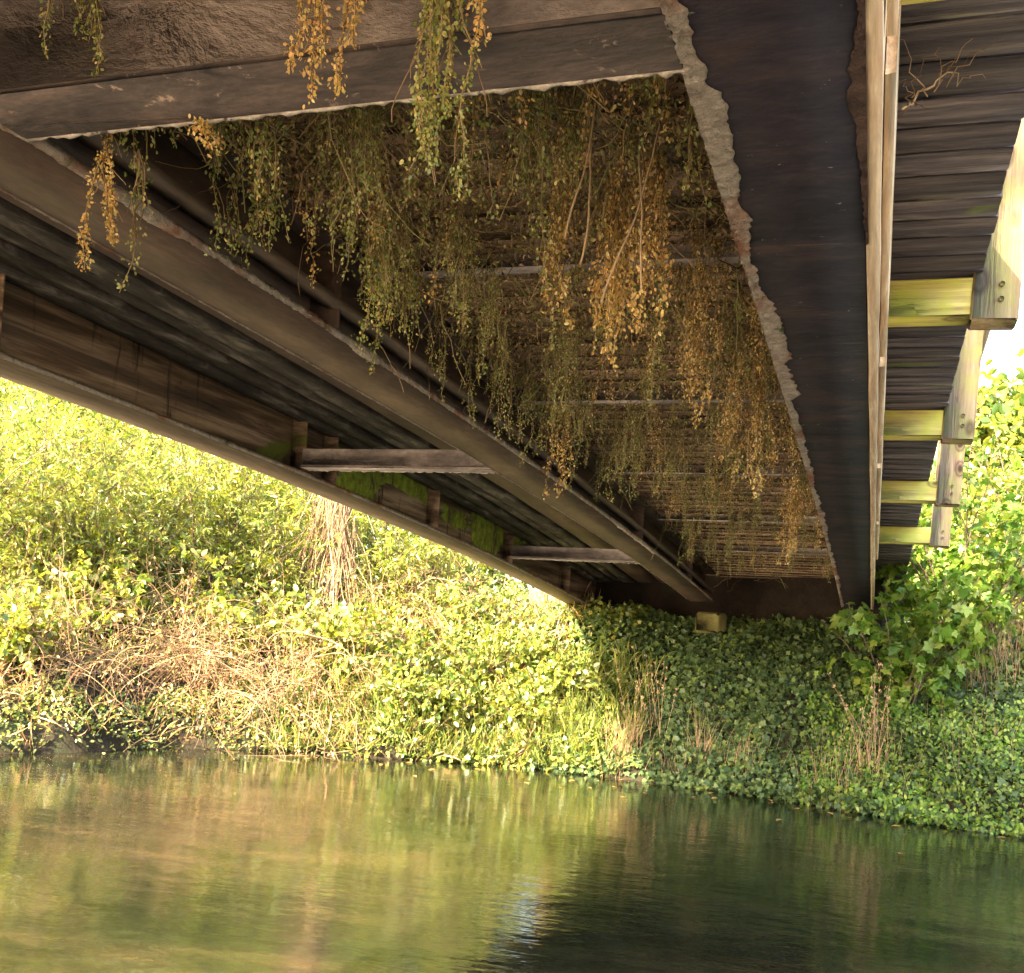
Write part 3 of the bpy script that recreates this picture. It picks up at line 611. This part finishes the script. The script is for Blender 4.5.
for k, (px, Y_, H, rad) in enumerate(tl):
    where = ['outside the left edge', 'behind the left-edge bushes', 'behind the tall left willows', 'behind the dead trunk', 'behind the far girder', 'behind the abutment, mostly hidden by the bridge', 'behind the right girder, mostly hidden', 'at the right edge beyond the leafy shrubs', 'in the gap right of the railing posts'][k]
    tree(gp(px, Y_), H, rad, f'pale green tree {where}')

for (x, y) in [(-4.9, -5.2), (-4.5, -2.2)]:  # unseen trees added to keep direct sun off the railing posts
    tree((x, y, hz(x, y)), 11.6, 2.3, 'tall unseen tree added on the near bank to shade the railing posts', nclump=110, nl=220, leaf=.3, group='added shade trees on the near bank', i0=9)
# dead creeper-wrapped trunk
p = gp(325, 12.1); t = empty('dead_tree', p); tag(t, 'dead trunk wrapped in brown hanging creeper stems under the far girder', 'tree')
g = Geo(); g.tube(curve(p-np.array([0, 0, .1]), (.05, 0, 1), 2.5, 12, .04), np.linspace(.10, .07, 12), 9); g.obj('trunk', M['bark'], t, off=p)
g = Geo()
for k in range(230):
    a = R.uniform(0, 6.28); q = p+np.array([math.cos(a)*R.uniform(.08, .33), math.sin(a)*R.uniform(.08, .25), R.uniform(1.0, 2.3)])*1.0
    g.tube(curve(q, (R.normal(0, .12), R.normal(0, .12), -1), R.uniform(.7, 1.9), 12, .09), R.uniform(.002, .006), 4)
g.obj('creeper', M['cane'], t, off=p)
# dead bramble canes arching to the water
for (px, Y_, w_, nC, lab) in [(55, 8.75, .55, 130, 'brown dead bramble tangle at the left picture edge above the water'), (190, 10.0, .8, 270, 'big tan tangle of dead bramble canes drooping into the river'),
                             (305, 10.35, .5, 150, 'dead canes arching down to the water right of the big tan tangle'), (400, 11.9, .6, 60, 'loose brown canes above the rounded bramble bush'),
                             (430, 12.9, .7, 80, 'brown canes and dry stems just below the far girder')]:
    p = gp(px, Y_); t = empty('dead_bramble', p); tag(t, lab, 'bramble', 'dead bramble tangles along the left bank'); g = Geo(); gl = Geo(); LP = []
    for k in range(nC):
        q = p+np.array([R.normal(0, w_*.55), R.uniform(-.2, .6), 0]); q[2] = hz(q[0], q[1])+R.uniform(0, .6)
        u_ = R.uniform()
        if u_ < .35: P = curve(q, (R.normal(0, .7), R.uniform(-1.1, .1), R.uniform(-.1, 1.1)), R.uniform(.6, 1.7), 16, .12, R.uniform(.08, .2))
        elif u_ < .8: P = curve(q, (R.normal(0, 1.), R.normal(-.5, .4), R.normal(-.1, .6)), R.uniform(.5, 1.5), 16, .10, .03)
        else: P = curve(q, (R.normal(0, .35), R.normal(-.1, .3), 1), R.uniform(.4, 1.2), 16, .13, .01)
        for b_ in range(2):
            z0_ = P[R.integers(3, 12)]; B_ = curve(z0_, rnd(1)[0], R.uniform(.12, .4), 7, .18, .03); B_[:, 2] = np.maximum(B_[:, 2], .0); g.tube(B_, np.linspace(.0022, .001, 7), 3)
        P[:, 2] = np.maximum(P[:, 2], -.03+R.uniform(0, .03)); g.tube(P, np.linspace(R.uniform(.002, .0065), .0012, 16), 4); LP.append(P[R.integers(2, 15, 5)])
    LP = np.concatenate(LP); leaves(gl, LP+rnd(len(LP), .02), rnd(len(LP))-np.array([0, 0, .5]), rnd(len(LP)), .045*R.uniform(.5, 1.2, len(LP)), 'curl')
    g.obj('canes', M['cane'], t, off=p); gl.obj('foliage', M['dry'], t, off=p)
# dry grass and seed stalks
def tuft(px, Y_, H, w_, nB, mat, label, cat='grass', heads=False, arch=.02, group='dry grass tufts on the far bank', rad=.0022):
    p = gp(px, Y_); t = empty('grass_tuft', p); tag(t, label, cat, group); g = Geo(); gh = Geo(); T = []
    for k in range(nB):
        q = p+np.array([R.normal(0, w_), R.normal(0, w_*.6), 0]); q[2] = hz(q[0], q[1])-.02
        P = curve(q, (R.normal(0, .16), R.normal(0, .16), 1), H*R.uniform(.45, 1.05), 10, .05, arch); g.tube(P, np.linspace(rad, rad*.35, 10), 3); T.append(P[-4:])
    g.obj('blades', M[mat], t, off=p)
    if heads:
        T = np.concatenate(T); T = np.repeat(T, 3, 0); leaves(gh, T+rnd(len(T), .008), rnd(len(T), .3)+np.array([0, 0, .6]), rnd(len(T)), .028, 'curl'); gh.obj('seed_heads', M['drygrass'], t, off=p)
tuft(637, 11.2, 1.0, .05, 6, 'drygrass', 'tall reed stalks with seed heads standing against the dark shade, left pair', 'reed', True, 0, 'reed stalks', .004)
tuft(659, 11.2, .95, .06, 9, 'drygrass', 'leaning reed stalks with seed heads right of the tall pair', 'reed', True, .01, 'reed stalks', .0035)
tuft(706, 11.0, .62, .06, 34, 'drygrass', 'pale dry grass tuft standing alone in the ivy', arch=.03)
tuft(628, 10.95, .5, .12, 110, 'drygrass', 'pinkish dry grass clump at the waterline by the shadow edge')
tuft(575, 11.0, .62, .16, 170, 'grass', 'yellow-green grass clump left of the shadow edge')
tuft(525, 11.0, .5, .18, 70, 'drygrass', 'dry grass mixed in the sunlit bramble leaves')
tuft(690, 10.95, .3, .2, 60, 'drygrass', 'short dry grass along the waterline below the lone tuft')
tuft(750, 10.8, .35, .15, 40, 'drygrass', 'thin dry grass drooping at the waterline, centre right')
tuft(845, 10.35, .65, .22, 110, 'drygrass', 'wispy dry grass below the leafy shrub')
tuft(880, 10.4, 1.1, .06, 16, 'drygrass', 'bent brown dock stalks with seed heads in front of the leafy shrub', 'dock', True, .04, 'dock stalks', .004)
tuft(1000, 11.3, 1.2, .22, 130, 'drygrass', 'tall straw-coloured grass at the right edge', arch=.01)
tuft(960, 10.3, .5, .3, 60, 'drygrass', 'scattered straw stalks in the green undergrowth, lower right')
tuft(840, 10.25, .3, .1, 50, 'drygrass', 'brown dead grass hanging over the waterline, right of centre')
tuft(40, 9.4, .6, .3, 120, 'grass', 'yellow waterside grass at the left edge')

# fallen leaves floating near the bank
for k in range(34):
    x = R.uniform(-6.0, 1.5); y = float(np.interp(x, BANK[:, 0], BANK[:, 1]))-abs(R.normal(0, .7))-.08; g = Geo(); a = R.uniform(0, 6.28)
    leaves(g, [(x, y, .006)], [(math.cos(a), math.sin(a), 0)], [(0, 0, 1)], R.uniform(.05, .09), 'round')
    o = g.obj('floating_leaf', M['dry'], off=(x, y, 0)); o.location = (x, y, 0); tag(o, 'small yellow-brown fallen leaf floating on the river near the bank', 'leaf', 'fallen leaves floating on the river')
